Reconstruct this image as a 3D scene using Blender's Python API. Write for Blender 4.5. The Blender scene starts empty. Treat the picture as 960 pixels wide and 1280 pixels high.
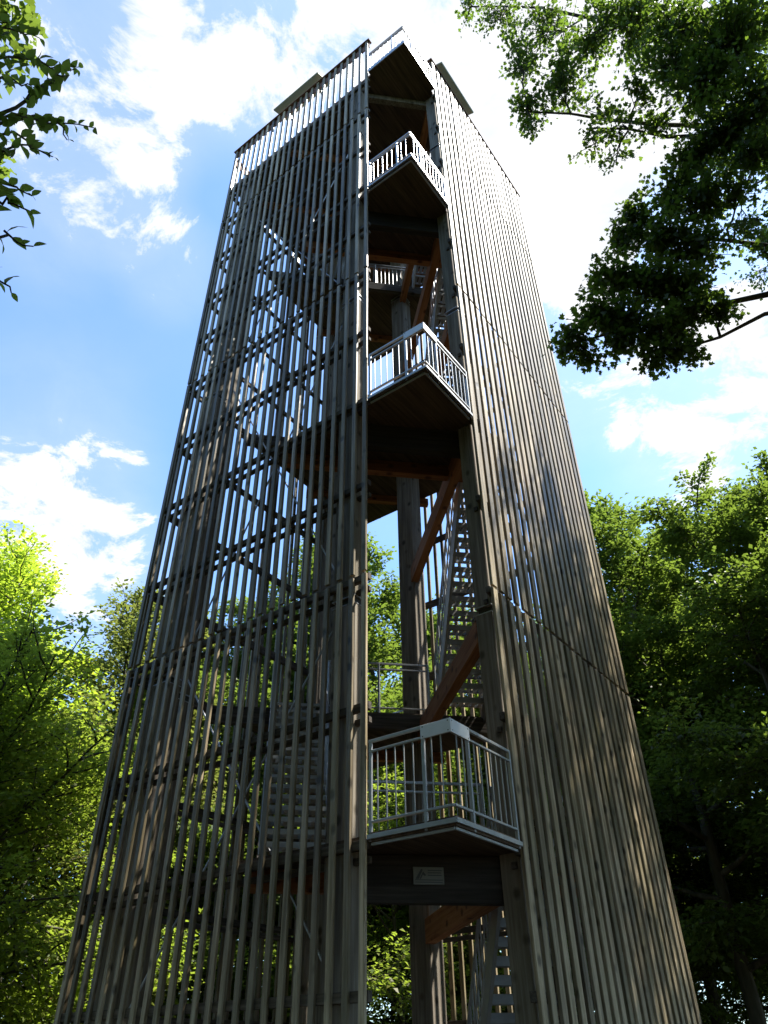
import bpy, bmesh, math, random
import numpy as np
from mathutils import Vector, Matrix

SC = bpy.context.scene
COL = SC.collection
R = math.radians
EYE = 1.6                      # camera height above the ground

# ------------------------------------------------------------------ camera
def camera():
    f, cx, cy = 925.0, 480.0, 640.0
    z = np.array([461 - cx, 600 + cy, f]); z /= np.linalg.norm(z)
    fw = np.array([0, 0, 1.]) - z[2] * z; fw /= np.linalg.norm(fw)
    rt = np.cross(z, fw)
    if rt[0] < 0: rt = -rt
    M = np.stack([rt, fw, z])                 # rows: world X, Y, Z in camera (right, up, forward)
    cam = bpy.data.cameras.new('Camera')
    cam.sensor_fit = 'VERTICAL'; cam.sensor_height = 36.0; cam.lens = f / 1280 * 36.0
    cam.clip_end = 3000; cam.clip_start = 0.05
    o = bpy.data.objects.new('Camera', cam); COL.objects.link(o)
    m = Matrix(((M[0][0], M[0][1], -M[0][2]), (M[1][0], M[1][1], -M[1][2]), (M[2][0], M[2][1], -M[2][2])))
    o.matrix_world = Matrix.Translation((0, 0, EYE)) @ m.to_4x4()
    SC.camera = o
    return M, f, cx, cy
CAM, CF, CCX, CCY = camera()
def bearing(x, y):
    """unit-horizontal direction of a point in the photograph: (dx, dy, rise per metre)"""
    d = CAM @ np.array([x - CCX, CCY - y, CF]); h = math.hypot(d[0], d[1])
    return d[0] / h, d[1] / h, d[2] / h
def spot(x, y, dist):
    a, b, t = bearing(x, y)
    return np.array([a * dist, b * dist, EYE + t * dist])

# ------------------------------------------------------------------ light
SUN_AZ, SUN_EL = 86.0, 57.0
SUN_STRENGTH, SKY_STRENGTH, EXPOSURE = 5.0, 0.142, 1.42
sd = Vector((math.sin(R(SUN_AZ)) * math.cos(R(SUN_EL)), math.cos(R(SUN_AZ)) * math.cos(R(SUN_EL)), math.sin(R(SUN_EL))))
sun = bpy.data.lights.new('Sun', 'SUN'); sun.energy = SUN_STRENGTH; sun.angle = R(0.53); sun.color = (1, .95, .87)
so = bpy.data.objects.new('Sun', sun); COL.objects.link(so)
so.rotation_euler = (-sd).to_track_quat('-Z', 'Y').to_euler(); so.location = (30, -5, 60)

SC.view_settings.view_transform = 'Standard'; SC.view_settings.look = 'None'
SC.view_settings.exposure = EXPOSURE; SC.view_settings.gamma = 1
SC.view_settings.use_curve_mapping = False
SC.cycles.max_bounces = 6; SC.cycles.transparent_max_bounces = 4
SC.cycles.diffuse_bounces = 3; SC.cycles.glossy_bounces = 2; SC.cycles.transmission_bounces = 3

class NT:
    """small node-tree helper"""
    def __init__(s, tree): s.t = tree; s.t.nodes.clear()
    def n(s, kind, **kw):
        nd = s.t.nodes.new(kind)
        for k, v in kw.items():
            if k.startswith('i_'):
                key = k[2:]; key = int(key) if key.isdigit() else key
                inp = nd.inputs[key]
                if hasattr(v, 'is_output') or isinstance(v, bpy.types.NodeSocket): s.t.links.new(v, inp)
                else: inp.default_value = v
            else: setattr(nd, k, v)
        return nd
    def m(s, op, a, b=0.0, c=0.0, clamp=False):
        nd = s.t.nodes.new('ShaderNodeMath'); nd.operation = op; nd.use_clamp = clamp
        for i, v in enumerate((a, b, c)):
            if isinstance(v, bpy.types.NodeSocket): s.t.links.new(v, nd.inputs[i])
            else: nd.inputs[i].default_value = v
        return nd.outputs[0]
    def v(s, op, a, b=(0, 0, 0)):
        nd = s.t.nodes.new('ShaderNodeVectorMath'); nd.operation = op
        for i, x in enumerate((a, b)):
            if isinstance(x, bpy.types.NodeSocket): s.t.links.new(x, nd.inputs[i])
            else: nd.inputs[i].default_value = x
        return nd
    def mix(s, f, a, b, blend='MIX'):
        nd = s.t.nodes.new('ShaderNodeMix'); nd.data_type = 'RGBA'; nd.blend_type = blend
        for i, x in ((0, f), (6, a), (7, b)):
            if isinstance(x, bpy.types.NodeSocket): s.t.links.new(x, nd.inputs[i])
            elif i == 0: nd.inputs[0].default_value = x
            else: nd.inputs[i].default_value = (*x, 1) if len(x) == 3 else x
        return nd.outputs[2]
    def ramp(s, f, stops):
        nd = s.t.nodes.new('ShaderNodeValToRGB'); s.t.links.new(f, nd.inputs[0])
        e = nd.color_ramp.elements
        while len(e) < len(stops): e.new(.5)
        for el, (p, c) in zip(e, stops): el.position = p; el.color = (*c, 1)
        return nd.outputs[0]

def make_world():
    w = bpy.data.worlds.new('World'); SC.world = w; w.use_nodes = True
    t = NT(w.node_tree)
    sky = t.n('ShaderNodeTexSky', sky_type='NISHITA', sun_disc=False, sun_elevation=R(SUN_EL), sun_rotation=R(SUN_AZ),
              air_density=1.0, dust_density=1.3, ozone_density=1.0, altitude=500)
    tc = t.n('ShaderNodeTexCoord').outputs['Generated']
    d = t.v('NORMALIZE', tc).outputs[0]
    sep = t.n('ShaderNodeSeparateXYZ', i_0=d)
    # cloud layer: the direction projected onto a flat layer overhead
    zz = t.m('ADD', t.m('MAXIMUM', sep.outputs[2], 0.0), 0.16)
    pl = t.n('ShaderNodeCombineXYZ', i_0=t.m('DIVIDE', sep.outputs[0], zz), i_1=t.m('DIVIDE', sep.outputs[1], zz))
    big = t.n('ShaderNodeTexNoise', i_Vector=pl.outputs[0], i_Scale=1.7, i_Detail=2.0, i_Roughness=.5)
    fine = t.n('ShaderNodeTexNoise', i_Vector=pl.outputs[0], i_Scale=7.0, i_Detail=10.0, i_Roughness=.66, i_Distortion=.35)
    cover = t.m('ADD', t.m('MULTIPLY', t.m('SUBTRACT', big.outputs[0], .5), .8), t.m('MULTIPLY', t.m('SUBTRACT', fine.outputs[0], .5), 3.0))
    # single clouds standing in the sky: (direction, angular size, how dense)
    acc = None
    for x, y, size, amt in CLOUDS:
        a, b, c = bearing(x, y); v = Vector((a, b, c)).normalized()
        dt = t.v('DOT_PRODUCT', d, tuple(v)).outputs['Value']
        cs = math.cos(R(size))
        k = t.n('ShaderNodeMapRange', interpolation_type='SMOOTHSTEP', i_0=dt, i_1=cs, i_2=1.0, i_3=0.0, i_4=amt).outputs[0]
        acc = k if acc is None else t.m('ADD', acc, k)
    tot = t.m('ADD', cover, acc)
    mask = t.n('ShaderNodeMapRange', interpolation_type='SMOOTHSTEP', i_0=tot, i_1=.50, i_2=.92, i_3=0.0, i_4=1.0).outputs[0]
    # thin high veil between the clouds
    veil = t.n('ShaderNodeMapRange', i_0=t.m('ADD', big.outputs[0], acc), i_1=.45, i_2=1.1, i_3=0.03, i_4=.26).outputs[0]
    m2 = t.m('MAXIMUM', mask, veil)
    skyc = t.mix(1.0, sky.outputs[0], (0.78, 1.0, 1.18), 'MULTIPLY')
    b1 = t.n('ShaderNodeBackground', i_Color=skyc, i_Strength=SKY_STRENGTH)
    shade = t.n('ShaderNodeMapRange', i_0=fine.outputs[0], i_1=.38, i_2=.66, i_3=.35, i_4=1.0).outputs[0]
    cc = t.mix(shade, (.66, .73, .84), (1, 1, 1))
    b2 = t.n('ShaderNodeBackground', i_Color=cc, i_Strength=.46)
    mx = t.n('ShaderNodeMixShader', i_0=m2, i_1=b1.outputs[0], i_2=b2.outputs[0])
    t.n('ShaderNodeOutputWorld', i_0=mx.outputs[0])
CLOUDS = [(262, 60, 9, .42), (335, 112, 5.5, .34), (160, 50, 7, .22), (225, -5, 7, .28), (610, 30, 17, .85), (480, -10, 8, .32), (700, 210, 13, .60),
          (770, 170, 13, .50), (140, 225, 6.5, .50), (215, 335, 5.0, .40), (180, 140, 6, .30), (935, 490, 11, .85), (840, 580, 6, .35), (715, 480, 7, .5),
          (30, 560, 11, .42), (60, 660, 11, .46), (40, 250, 8, .34), (95, 720, 8, .42), (720, 320, 6, .40), (485, 440, 6, .55), (10, 60, 7, .45)]
make_world()

# ------------------------------------------------------------------ materials
def mat(name):
    m = bpy.data.materials.new(name); m.use_nodes = True
    return m, NT(m.node_tree)
def finish(t, col, rough=.8, bump=None, strength=.3, metallic=0.0, spec=.3):
    b = t.n('ShaderNodeBsdfPrincipled', i_Roughness=rough, i_Metallic=metallic)
    b.inputs['Specular IOR Level'].default_value = spec
    if isinstance(col, bpy.types.NodeSocket): t.t.links.new(col, b.inputs['Base Color'])
    else: b.inputs['Base Color'].default_value = (*col, 1)
    if bump is not None:
        bp = t.n('ShaderNodeBump', i_Strength=strength, i_Distance=.01, i_Height=bump)
        t.t.links.new(bp.outputs[0], b.inputs['Normal'])
    t.n('ShaderNodeOutputMaterial', i_0=b.outputs[0])

def wood(name, dark, mid, light, axis=2, algae=0.0, tone=.35, knots=True, gloss=(.82, .25)):
    """weathered softwood: grain drawn out along one object axis, knots, per-board tone"""
    m, t = mat(name)
    tc = t.n('ShaderNodeTexCoord').outputs['Object']
    rnd = t.n('ShaderNodeObjectInfo').outputs['Random']
    off = t.n('ShaderNodeCombineXYZ', i_0=t.m('MULTIPLY', rnd, 37.0), i_1=t.m('MULTIPLY', rnd, 91.0), i_2=t.m('MULTIPLY', rnd, 53.0)).outputs[0]
    p = t.v('ADD', tc, off).outputs[0]
    sc = [26.0, 26.0, 26.0]; sc[axis] = .9
    g = t.n('ShaderNodeTexNoise', i_Vector=t.v('MULTIPLY', p, tuple(sc)).outputs[0], i_Scale=1.0, i_Detail=6.0, i_Roughness=.6)
    sc2 = [7.0, 7.0, 7.0]; sc2[axis] = .8
    st = t.n('ShaderNodeTexNoise', i_Vector=t.v('MULTIPLY', p, tuple(sc2)).outputs[0], i_Scale=1.0, i_Detail=4.0, i_Roughness=.6)
    c = t.ramp(t.m('ADD', t.m('MULTIPLY', g.outputs[0], .55), t.m('MULTIPLY', st.outputs[0], .45)), [(.38, dark), (.5, mid), (.62, light)])
    h = g.outputs[0]
    if knots:
        sk = [4.0, 4.0, 4.0]; sk[axis] = 3.0
        vo = t.n('ShaderNodeTexVoronoi', i_Vector=t.v('MULTIPLY', p, tuple(sk)).outputs[0], i_Scale=1.0)
        k = t.n('ShaderNodeMapRange', i_0=vo.outputs['Distance'], i_1=.11, i_2=.25, i_3=.85, i_4=0.0).outputs[0]
        c = t.mix(k, c, tuple(x * .32 for x in dark))
        h = t.m('SUBTRACT', h, t.m('MULTIPLY', k, .6))
    tn = t.n('ShaderNodeMapRange', i_0=rnd, i_1=0.0, i_2=1.0, i_3=1 - tone, i_4=1 + tone * .6).outputs[0]
    c = t.mix(1.0, c, t.n('ShaderNodeCombineColor', i_0=tn, i_1=tn, i_2=tn).outputs[0], 'MULTIPLY')
    if algae:
        al = t.n('ShaderNodeTexNoise', i_Vector=t.v('MULTIPLY', p, (1.6, 1.6, .35)).outputs[0], i_Scale=1.0, i_Detail=3.0)
        f = t.n('ShaderNodeMapRange', i_0=al.outputs[0], i_1=.42, i_2=.7, i_3=0.0, i_4=algae).outputs[0]
        c = t.mix(f, c, (.11, .095, .036))
    finish(t, c, gloss[0], h, .5, spec=gloss[1])
    return m
M = {}
M['slat'] = wood('weathered_larch', (.10, .073, .037), (.255, .203, .122), (.44, .365, .24), algae=.6, tone=.55, gloss=(.48, .36))
M['post'] = wood('weathered_glulam', (.12, .10, .075), (.20, .172, .135), (.30, .265, .215), algae=.3, tone=.15)
M['beam'] = wood('sheltered_glulam', (.20, .075, .025), (.30, .125, .045), (.38, .17, .07), axis=0, tone=.15)
M['rail_wood'] = wood('dark_batten', (.045, .038, .03), (.08, .068, .053), (.13, .112, .09), axis=0, tone=.2)
M['shade_dark'] = wood('shade_dark_glulam', (.018, .014, .010), (.032, .026, .019), (.052, .043, .032), axis=0, tone=.15, knots=False)  # shade under the corner platforms, put into the cross beams' colour
M['deck'] = wood('deck_board', (.045, .03, .018), (.08, .054, .033), (.125, .088, .057), axis=0, tone=.15, knots=False)
M['cap'] = wood('red_brown_board', (.10, .055, .04), (.16, .09, .068), (.22, .135, .105), axis=0, tone=.1)
def metal(name, a, b, rough=.45, met=.8):
    m, t = mat(name)
    n = t.n('ShaderNodeTexNoise', i_Vector=t.n('ShaderNodeTexCoord').outputs['Object'], i_Scale=9.0, i_Detail=5.0)
    finish(t, t.mix(n.outputs[0], a, b), rough, n.outputs[0], .08, metallic=met, spec=.5)
    return m
M['steel'] = metal('galvanised_steel', (.30, .315, .32), (.46, .475, .48), .42, .7)
M['tread'] = metal('galvanised_tread', (.30, .31, .31), (.46, .47, .46), .55, .5)
M['plate'] = metal('pale_plate', (.66, .68, .68), (.80, .82, .82), .4, .15)
M['olive'] = metal('olive_board', (.16, .17, .085), (.21, .22, .12), .6, 0)
M['cabinet'] = metal('grey_cabinet', (.36, .37, .37), (.46, .47, .47), .5, 0)
M['ink'] = metal('dark_print', (.03, .03, .025), (.045, .045, .035), .6, 0)
M['signface'] = metal('cream_sign', (.11, .105, .075), (.15, .145, .105), .5, 0)  # cream face with the dimness under the platform put into its colour
M['concrete'] = metal('concrete', (.26, .25, .23), (.36, .35, .32), .9, 0)

def leafmat(name, dark, light, glow, trans=.45, rough=.5, accent=None):
    m, t = mat(name)
    geo = t.n('ShaderNodeNewGeometry'); r = geo.outputs['Random Per Island']
    ob = t.n('ShaderNodeObjectInfo').outputs['Random']
    pn = t.n('ShaderNodeTexNoise', i_Vector=t.n('ShaderNodeTexCoord').outputs['Object'], i_Scale=.55, i_Detail=2.0)
    f = t.m('ADD', t.m('MULTIPLY', r, .6), t.m('MULTIPLY', pn.outputs[0], .45))
    c = t.mix(f, dark, light)
    if accent:
        k = t.n('ShaderNodeMapRange', i_0=t.m('ADD', t.m('MULTIPLY', r, .4), pn.outputs[0]), i_1=.68, i_2=.92, i_3=0.0, i_4=.85).outputs[0]
        c = t.mix(k, c, accent)
    tn = t.n('ShaderNodeMapRange', i_0=ob, i_1=0.0, i_2=1.0, i_3=.82, i_4=1.15).outputs[0]
    c = t.mix(1.0, c, t.n('ShaderNodeCombineColor', i_0=tn, i_1=tn, i_2=tn).outputs[0], 'MULTIPLY')
    d = t.n('ShaderNodeBsdfPrincipled', i_Roughness=rough); t.t.links.new(c, d.inputs['Base Color'])
    d.inputs['Specular IOR Level'].default_value = .35
    tr = t.n('ShaderNodeBsdfTranslucent', i_Color=t.mix(.75, c, glow))
    mx = t.n('ShaderNodeMixShader', i_0=trans, i_1=d.outputs[0], i_2=tr.outputs[0])
    t.n('ShaderNodeOutputMaterial', i_0=mx.outputs[0])
    return m
M['leaf_beech'] = leafmat('beech_leaves', (.032, .058, .012), (.088, .130, .024), (.25, .36, .04))
M['leaf_lime'] = leafmat('yellow_green_leaves', (.10, .18, .014), (.22, .33, .025), (.55, .72, .05), .55)
M['leaf_fresh'] = leafmat('fresh_green_leaves', (.055, .10, .013), (.16, .22, .026), (.40, .54, .05), .5, accent=(.16, .15, .03))
M['leaf_olive'] = leafmat('olive_leaves', (.050, .080, .018), (.115, .135, .030), (.30, .36, .06), .42, accent=(.19, .135, .04))
M['leaf_maple'] = leafmat('maple_leaves', (.028, .050, .012), (.072, .110, .022), (.22, .36, .03), .42)
M['leaf_near'] = leafmat('near_beech_leaves', (.045, .085, .02), (.11, .19, .035), (.34, .52, .07), .5, accent=(.16, .085, .03))
def barkmat():
    m, t = mat('grey_bark')
    p = t.n('ShaderNodeTexCoord').outputs['Object']
    a = t.n('ShaderNodeTexNoise', i_Vector=t.v('MULTIPLY', p, (7, 7, 1.6)).outputs[0], i_Scale=1.0, i_Detail=6.0)
    b = t.n('ShaderNodeTexNoise', i_Vector=p, i_Scale=.8, i_Detail=3.0)
    c = t.ramp(a.outputs[0], [(.3, (.035, .030, .024)), (.55, (.085, .075, .06)), (.75, (.15, .14, .115))])
    c = t.mix(t.m('MULTIPLY', b.outputs[0], .6), c, (.06, .075, .03))
    finish(t, c, .9, a.outputs[0], .6, spec=.15); return m
M['bark'] = barkmat()
def groundmat():
    m, t = mat('forest_floor')
    p = t.n('ShaderNodeTexCoord').outputs['Object']
    a = t.n('ShaderNodeTexNoise', i_Vector=p, i_Scale=.35, i_Detail=5.0)
    b = t.n('ShaderNodeTexVoronoi', i_Vector=p, i_Scale=9.0)
    c = t.mix(b.outputs['Distance'], (.045, .030, .018), (.14, .095, .055))
    k = t.n('ShaderNodeMapRange', i_0=a.outputs[0], i_1=.5, i_2=.62).outputs[0]
    c = t.mix(k, c, (.04, .06, .02))
    finish(t, c, .95, b.outputs['Distance'], .8, spec=.1); return m
M['ground'] = groundmat()

# ------------------------------------------------------------------ object helpers
def link(name, mesh, parent=None, loc=(0, 0, 0), rot=(0, 0, 0)):
    o = bpy.data.objects.new(name, mesh); COL.objects.link(o)
    if parent: o.parent = parent
    o.location = loc; o.rotation_euler = rot
    return o
def tag(o, label, cat=None, group=None, kind=None):
    if label: o['label'] = label
    if cat: o['category'] = cat
    if group: o['group'] = group
    if kind: o['kind'] = kind
    return o
def bm_mesh(name, bm, m):
    me = bpy.data.meshes.new(name); bm.normal_update(); bm.to_mesh(me); bm.free()
    if m: me.materials.append(m)
    return me
def bm_box(bm, size, mtx=None):
    g = bmesh.ops.create_cube(bm, size=1.0, matrix=(mtx or Matrix()) @ Matrix.Diagonal((*size, 1)))
    return g['verts']
_cache = {}
def box_mesh(name, size, m, bevel=.004):
    k = (name, tuple(round(s, 4) for s in size), m.name)
    if k not in _cache:
        bm = bmesh.new(); bm_box(bm, size)
        if bevel: bmesh.ops.bevel(bm, geom=bm.edges[:], offset=min(bevel, min(size) * .3), segments=1, affect='EDGES')
        _cache[k] = bm_mesh(name, bm, m)
    return _cache[k]
def bar_between(name, a, b, w, h, m, parent, bevel=.004):
    """a box beam from a to b: its long axis is local x, w across, h upright"""
    a, b = Vector(a), Vector(b); d = b - a
    me = box_mesh(name, (d.length, w, h), m, bevel)
    x = d.normalized(); y = Vector((0, 0, 1)).cross(x)
    if y.length < 1e-4: y = Vector((0, 1, 0))
    y.normalize(); z = x.cross(y)
    o = bpy.data.objects.new(name, me); COL.objects.link(o)
    o.parent = parent
    set_mtx(o, Matrix.Translation((a + b) / 2) @ Matrix((x, y, z)).transposed().to_4x4())
    return o
def set_mtx(o, m):
    l, q, sc = m.decompose(); o.location = l; o.rotation_euler = q.to_euler(); o.scale = sc
def frame_of(a, b):
    a, b = Vector(a), Vector(b); x = (b - a).normalized(); y = Vector((0, 0, 1)).cross(x).normalized(); z = x.cross(y)
    return Matrix.Translation((a + b) / 2) @ Matrix((x, y, z)).transposed().to_4x4()
def fast_mesh(name, verts, faces_len, loops, m, smooth=False):
    me = bpy.data.meshes.new(name)
    me.vertices.add(len(verts)); me.vertices.foreach_set('co', np.ascontiguousarray(verts, dtype=np.float32).ravel())
    me.loops.add(len(loops)); me.loops.foreach_set('vertex_index', np.ascontiguousarray(loops, dtype=np.int32))
    starts = np.concatenate([[0], np.cumsum(faces_len)[:-1]]).astype(np.int32)
    me.polygons.add(len(faces_len)); me.polygons.foreach_set('loop_start', starts)
    if smooth: me.polygons.foreach_set('use_smooth', np.ones(len(faces_len), dtype=bool))
    me.update(calc_edges=True); me.validate()
    if m: me.materials.append(m)
    return me

# ------------------------------------------------------------------ ground
def ground():
    rnd = np.random.default_rng(3)
    n, RAD = 64, 700.0
    rr = np.concatenate([np.linspace(0, 60, 25), np.geomspace(70, RAD, 15)])
    V = [(0, 0, 0)]
    for r in rr[1:]:
        for k in range(n):
            a = 2 * math.pi * k / n
            hx, hy = r * math.cos(a), r * math.sin(a) + 11
            rough = 0 if math.hypot(hx, hy - 12.5) < 8 else .12 * math.sin(hx * .7 + 1) * math.cos(hy * .6)
            V.append((hx, hy, rough if r < 60 else 0))
    V[0] = (0, 11, 0)
    F = [(0, 1 + k, 1 + (k + 1) % n) for k in range(n)]
    for i in range(len(rr) - 2):
        for k in range(n):
            a = 1 + i * n + k; b = 1 + i * n + (k + 1) % n
            F.append((a, a + n, b + n, b))
    me = bpy.data.meshes.new('ground'); me.from_pydata(V, [], F); me.materials.append(M['ground'])
    tag(link('ground', me), 'brown forest floor of leaf litter with green patches', None, None, 'structure')
ground()

# ------------------------------------------------------------------ the tower
# plan: square of side S, near corner NC; local x runs along the right-hand face, local y along the left-hand face
S = 6.5
THETA = R(53.7)
NC = 8.0 * np.array([math.sin(R(5.0)), math.cos(R(5.0))])
rv = np.array([math.cos(THETA), math.sin(THETA)]); lv = np.array([-math.sin(THETA), math.cos(THETA)])
ctr = NC + (rv + lv) * S / 2
tower = bpy.data.objects.new('observation_tower', None); COL.objects.link(tower)
tower.location = (ctr[0], ctr[1], 0); tower.rotation_euler = (0, 0, THETA)
tag(tower, 'tall square timber lookout tower clad in weathered vertical slats with open corner', 'tower')
HS = S / 2
def P(r, l, z): return (r - HS, l - HS, z + EYE)          # plan metres from the near corner, height from eye level
SQ = math.sqrt(.5)
def Q(u, v, z): return P((u + v) * SQ, (u - v) * SQ, z)   # u from near corner to far corner, v across

def prism(name, pts, z0, z1, m, parent, hole=None):
    """flat slab from a plan outline (tower-local xy), optional hole"""
    bm = bmesh.new()
    def loop(ps, z):
        vs = [bm.verts.new((x, y, z)) for x, y in ps]
        return vs, [bm.edges.new((vs[i], vs[(i + 1) % len(vs)])) for i in range(len(vs))]
    sides = []
    for z in (z0, z1):
        es = []
        for ps in [pts] + ([hole] if hole else []):
            vs, e = loop(ps, z); es += e; sides.append(vs)
        bmesh.ops.triangle_fill(bm, use_beauty=True, edges=es)
    k = len(sides) // 2
    for a, b in zip(sides[:k], sides[k:]):
        n = len(a)
        for i in range(n): bm.faces.new((a[i], a[(i + 1) % n], b[(i + 1) % n], b[i]))
    bmesh.ops.recalc_face_normals(bm, faces=bm.faces[:])
    return link(name, bm_mesh(name, bm, m), parent)

BOT = -EYE + .12
ROWS = [(BOT, 5.45), (5.50, 12.42), (12.47, 18.95), (19.0, 22.72)]
RAILS = [-.95, .54, 1.95, 3.55, 5.42, 7.08, 8.9, 10.65, 12.4, 14.0, 15.55, 17.3, 18.95, 20.6]
ST = .046
rng = random.Random(7)

def slat_mesh(h, SW):
    k = ('slat', round(h, 3), SW)
    if k not in _cache:
        bm = bmesh.new(); bm_box(bm, (SW, ST, h))
        bmesh.ops.bevel(bm, geom=bm.edges[:], offset=.005, segments=1, affect='EDGES')
        _cache[k] = bm_mesh('slat', bm, M['slat'])
    return _cache[k]

def screen(frame, starts, n, ztop, single_rows, SW, PITCH=.2265):
    """one slatted face. frame(a, d, z) -> tower-local point a metres along the face, d metres inwards"""
    o0, o1 = Vector(frame(0, 0, 0)), Vector(frame(1, 0, 0)); ang = math.atan2(o1.y - o0.y, o1.x - o0.x)
    a0 = starts; a1 = starts + (n - 1) * PITCH
    mid = (a0 + a1) / 2; ln = a1 - a0 + SW
    # parent part: the board closing the top of the screen
    cap = link('slat_screen', box_mesh('slat_screen', (ln + .06, .03, .30), M['cap']), tower, frame(mid, ST + .018, ztop - .17), (0, 0, ang))
    def sub(name, me, a, d, z, rot=(0, 0, 0)):
        o = link(name, me, cap); w = Vector(frame(a, d, z)) - cap.location
        w.rotate(Matrix.Rotation(-ang, 3, 'Z')); o.location = w; o.rotation_euler = rot
        return o
    sub('coping', box_mesh('coping', (ln + .14, .15, .035), M['cap']), mid, ST * .5 + .02, ztop + .014)
    for z in RAILS:
        sub('rail', box_mesh('rail', (ln + .02, .07, .10), M['rail_wood']), mid, ST + .036, z)
        if z > 1: sub('backing_rail', box_mesh('backing_rail', (ln - .1, .06, .075), M['rail_wood']), mid, ST + .125, z - .14)
    spare = bmesh.new()
    for i in range(n):
        a = a0 + i * PITCH
        for j, (z0, z1) in enumerate(ROWS):
            zt = z1 if j < 3 else ztop
            da, dd, tw = rng.uniform(-.006, .006), rng.uniform(-.002, .003), rng.uniform(-.03, .03)
            h = zt - z0; ja = rng.uniform(-.0014, .0014)
            if j in single_rows:
                sub('slat', slat_mesh(h, SW), a + da, ST / 2 + dd - .003, (z0 + zt) / 2 + (rng.uniform(-.015, 0) if j < 3 else 0), (0, ja, tw))
            else:
                w = Vector(frame(a + da, ST / 2 + dd - .003, (z0 + zt) / 2))
                bm_box(spare, (SW, ST, h), Matrix.Translation(w) @ Matrix.Rotation(ang + tw, 4, 'Z'))
    if len(spare.verts):
        o = link('slat', bm_mesh('slat', spare, M['slat']), cap)
        o.matrix_parent_inverse = (Matrix.Translation(cap.location) @ Matrix.Rotation(ang, 4, 'Z')).inverted()
        o['kind'] = 'stuff'
    else: spare.free()
    return cap
faceL = lambda a, d, z: P(d, a, z)
faceR = lambda a, d, z: P(a, d, z)
faceLB = lambda a, d, z: P(S - d, a, z)       # far face parallel to the left one
faceRB = lambda a, d, z: P(a, S - d, z)
screen(faceL, 1.235, 24, 22.85, (0, 1, 2, 3), .080, .2215)
screen(faceR, 1.48, 22, 22.60, (0, 1, 2, 3), .130, .2345)
screen(faceLB, .20, 21, 22.6, (1, 2), .08)
screen(faceRB, .20, 21, 22.6, (1, 2), .08)

# posts: each storey a length of timber with a steel shoe at the joint
def post(r0, r1, l0, l1, ztop):
    zs = [-EYE - .05, 5.18, 11.85, 18.2, ztop]
    root = None
    for i in range(4):
        if zs[i] >= ztop: break
        z0, z1 = zs[i] + (.05 if i else 0), min(zs[i + 1], ztop) - .05
        me = box_mesh('post', (r1 - r0, l1 - l0, z1 - z0), M['post'], .012)
        loc = Vector(P((r0 + r1) / 2, (l0 + l1) / 2, (z0 + z1) / 2))
        if root is None: root = link('post', me, tower, loc)
        else: link('post_length', me, root, loc - root.location)
        if i < 3 and zs[i + 1] < ztop:
            loc2 = Vector(P((r0 + r1) / 2, (l0 + l1) / 2, zs[i + 1]))
            link('steel_shoe', box_mesh('steel_shoe', (r1 - r0 - .10, l1 - l0 - .06, .12), M['ink'], .003), root, loc2 - root.location)
            for s in (-1, 1):
                link('shoe_plate', box_mesh('shoe_plate', (r1 - r0 + .012, l1 - l0 + .012, .016), M['steel'], .002), root, loc2 - root.location + Vector((0, 0, s * .058)))
    return root
FACE = ST + .185
post(FACE - .125, FACE + .14, 1.47, 1.87, 20.9)          # left of the open corner
post(1.50, 1.90, FACE - .125, FACE + .14, 20.9)          # right of the open corner
post(FACE + .0, FACE + .3, 5.55, 5.93, 20.9)
post(5.55, 5.93, FACE + .0, FACE + .3, 20.9)
post(S - FACE - .3, S - FACE, .75, 1.15, 20.9)
post(.75, 1.15, S - FACE - .3, S - FACE, 20.9)
post(S - FACE - .3, S - FACE, 4.40, 4.80, 20.9)
post(4.40, 4.80, S - FACE - .3, S - FACE, 20.9)
pu, pv = 5.95, .80
for s in (-1, 1):
    pr, pl = (pu + s * pv) * SQ, (pu - s * pv) * SQ
    post(pr - .2, pr + .2, pl - .2, pl + .2, 20.9)

NEAR = [2.05, 8.85, 15.32]
FAR = [5.32, 12.05, 18.42]
TOP = 20.98
# long glulam beams carrying each level, parallel to the tower's diagonal
for z in NEAR + FAR:
    for s in (-1, 1):
        bar_between('floor_beam', Q(1.52 if True else 0, s * .93, z - .33), Q(5.72, s * .82, z - .33), .16, .36, M['beam'], tower)
for z in (TOP,):
    for s in (-1, 1):
        bar_between('floor_beam', Q(1.52, s * .93, z - .27), Q(8.3, s * .82, z - .27), .16, .30, M['beam'], tower)
    for u in (3.2, 4.9, 6.6): bar_between('floor_beam', Q(u, -min(u, 9.2 - u) + .45, z - .21), Q(u, min(u, 9.2 - u) - .45, z - .21), .14, .17, M['beam'], tower)

def railing(parent, a, b, z, plates=None, bal=True, hgt=1.02, rails=(1.02, .90, .11), posts_at=None, ends=True):
    """steel guard from plan point a to b (tower-local xy): rails, stanchions, balusters"""
    a, b = Vector((a[0], a[1], z + EYE)), Vector((b[0], b[1], z + EYE))
    d = b - a; L = d.length; x = d.normalized()
    up = Vector((0, 0, 1))
    for k, h in enumerate(rails):
        bar_between('rail', a + up * h, b + up * h, .034, .026 if k else .036, M['steel'], parent, .003)
    for q in (posts_at or [0.02, L / 2, L - .02]):
        p = a + x * q
        bar_between('stanchion', p - up * .10, p + up * hgt, .042, .03, M['steel'], parent, .003)
    if bal:
        n = max(1, int(L / .115)); 
        for i in range(1, n):
            p = a + x * (L * i / n)
            if any(abs(L * i / n - q) < .03 for q in (posts_at or [0, L / 2, L])): continue
            bar_between('baluster', p + up * (.11 + .012), p + up * (.90 - .012), .012, .012, M['steel'], parent, 0)

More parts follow.
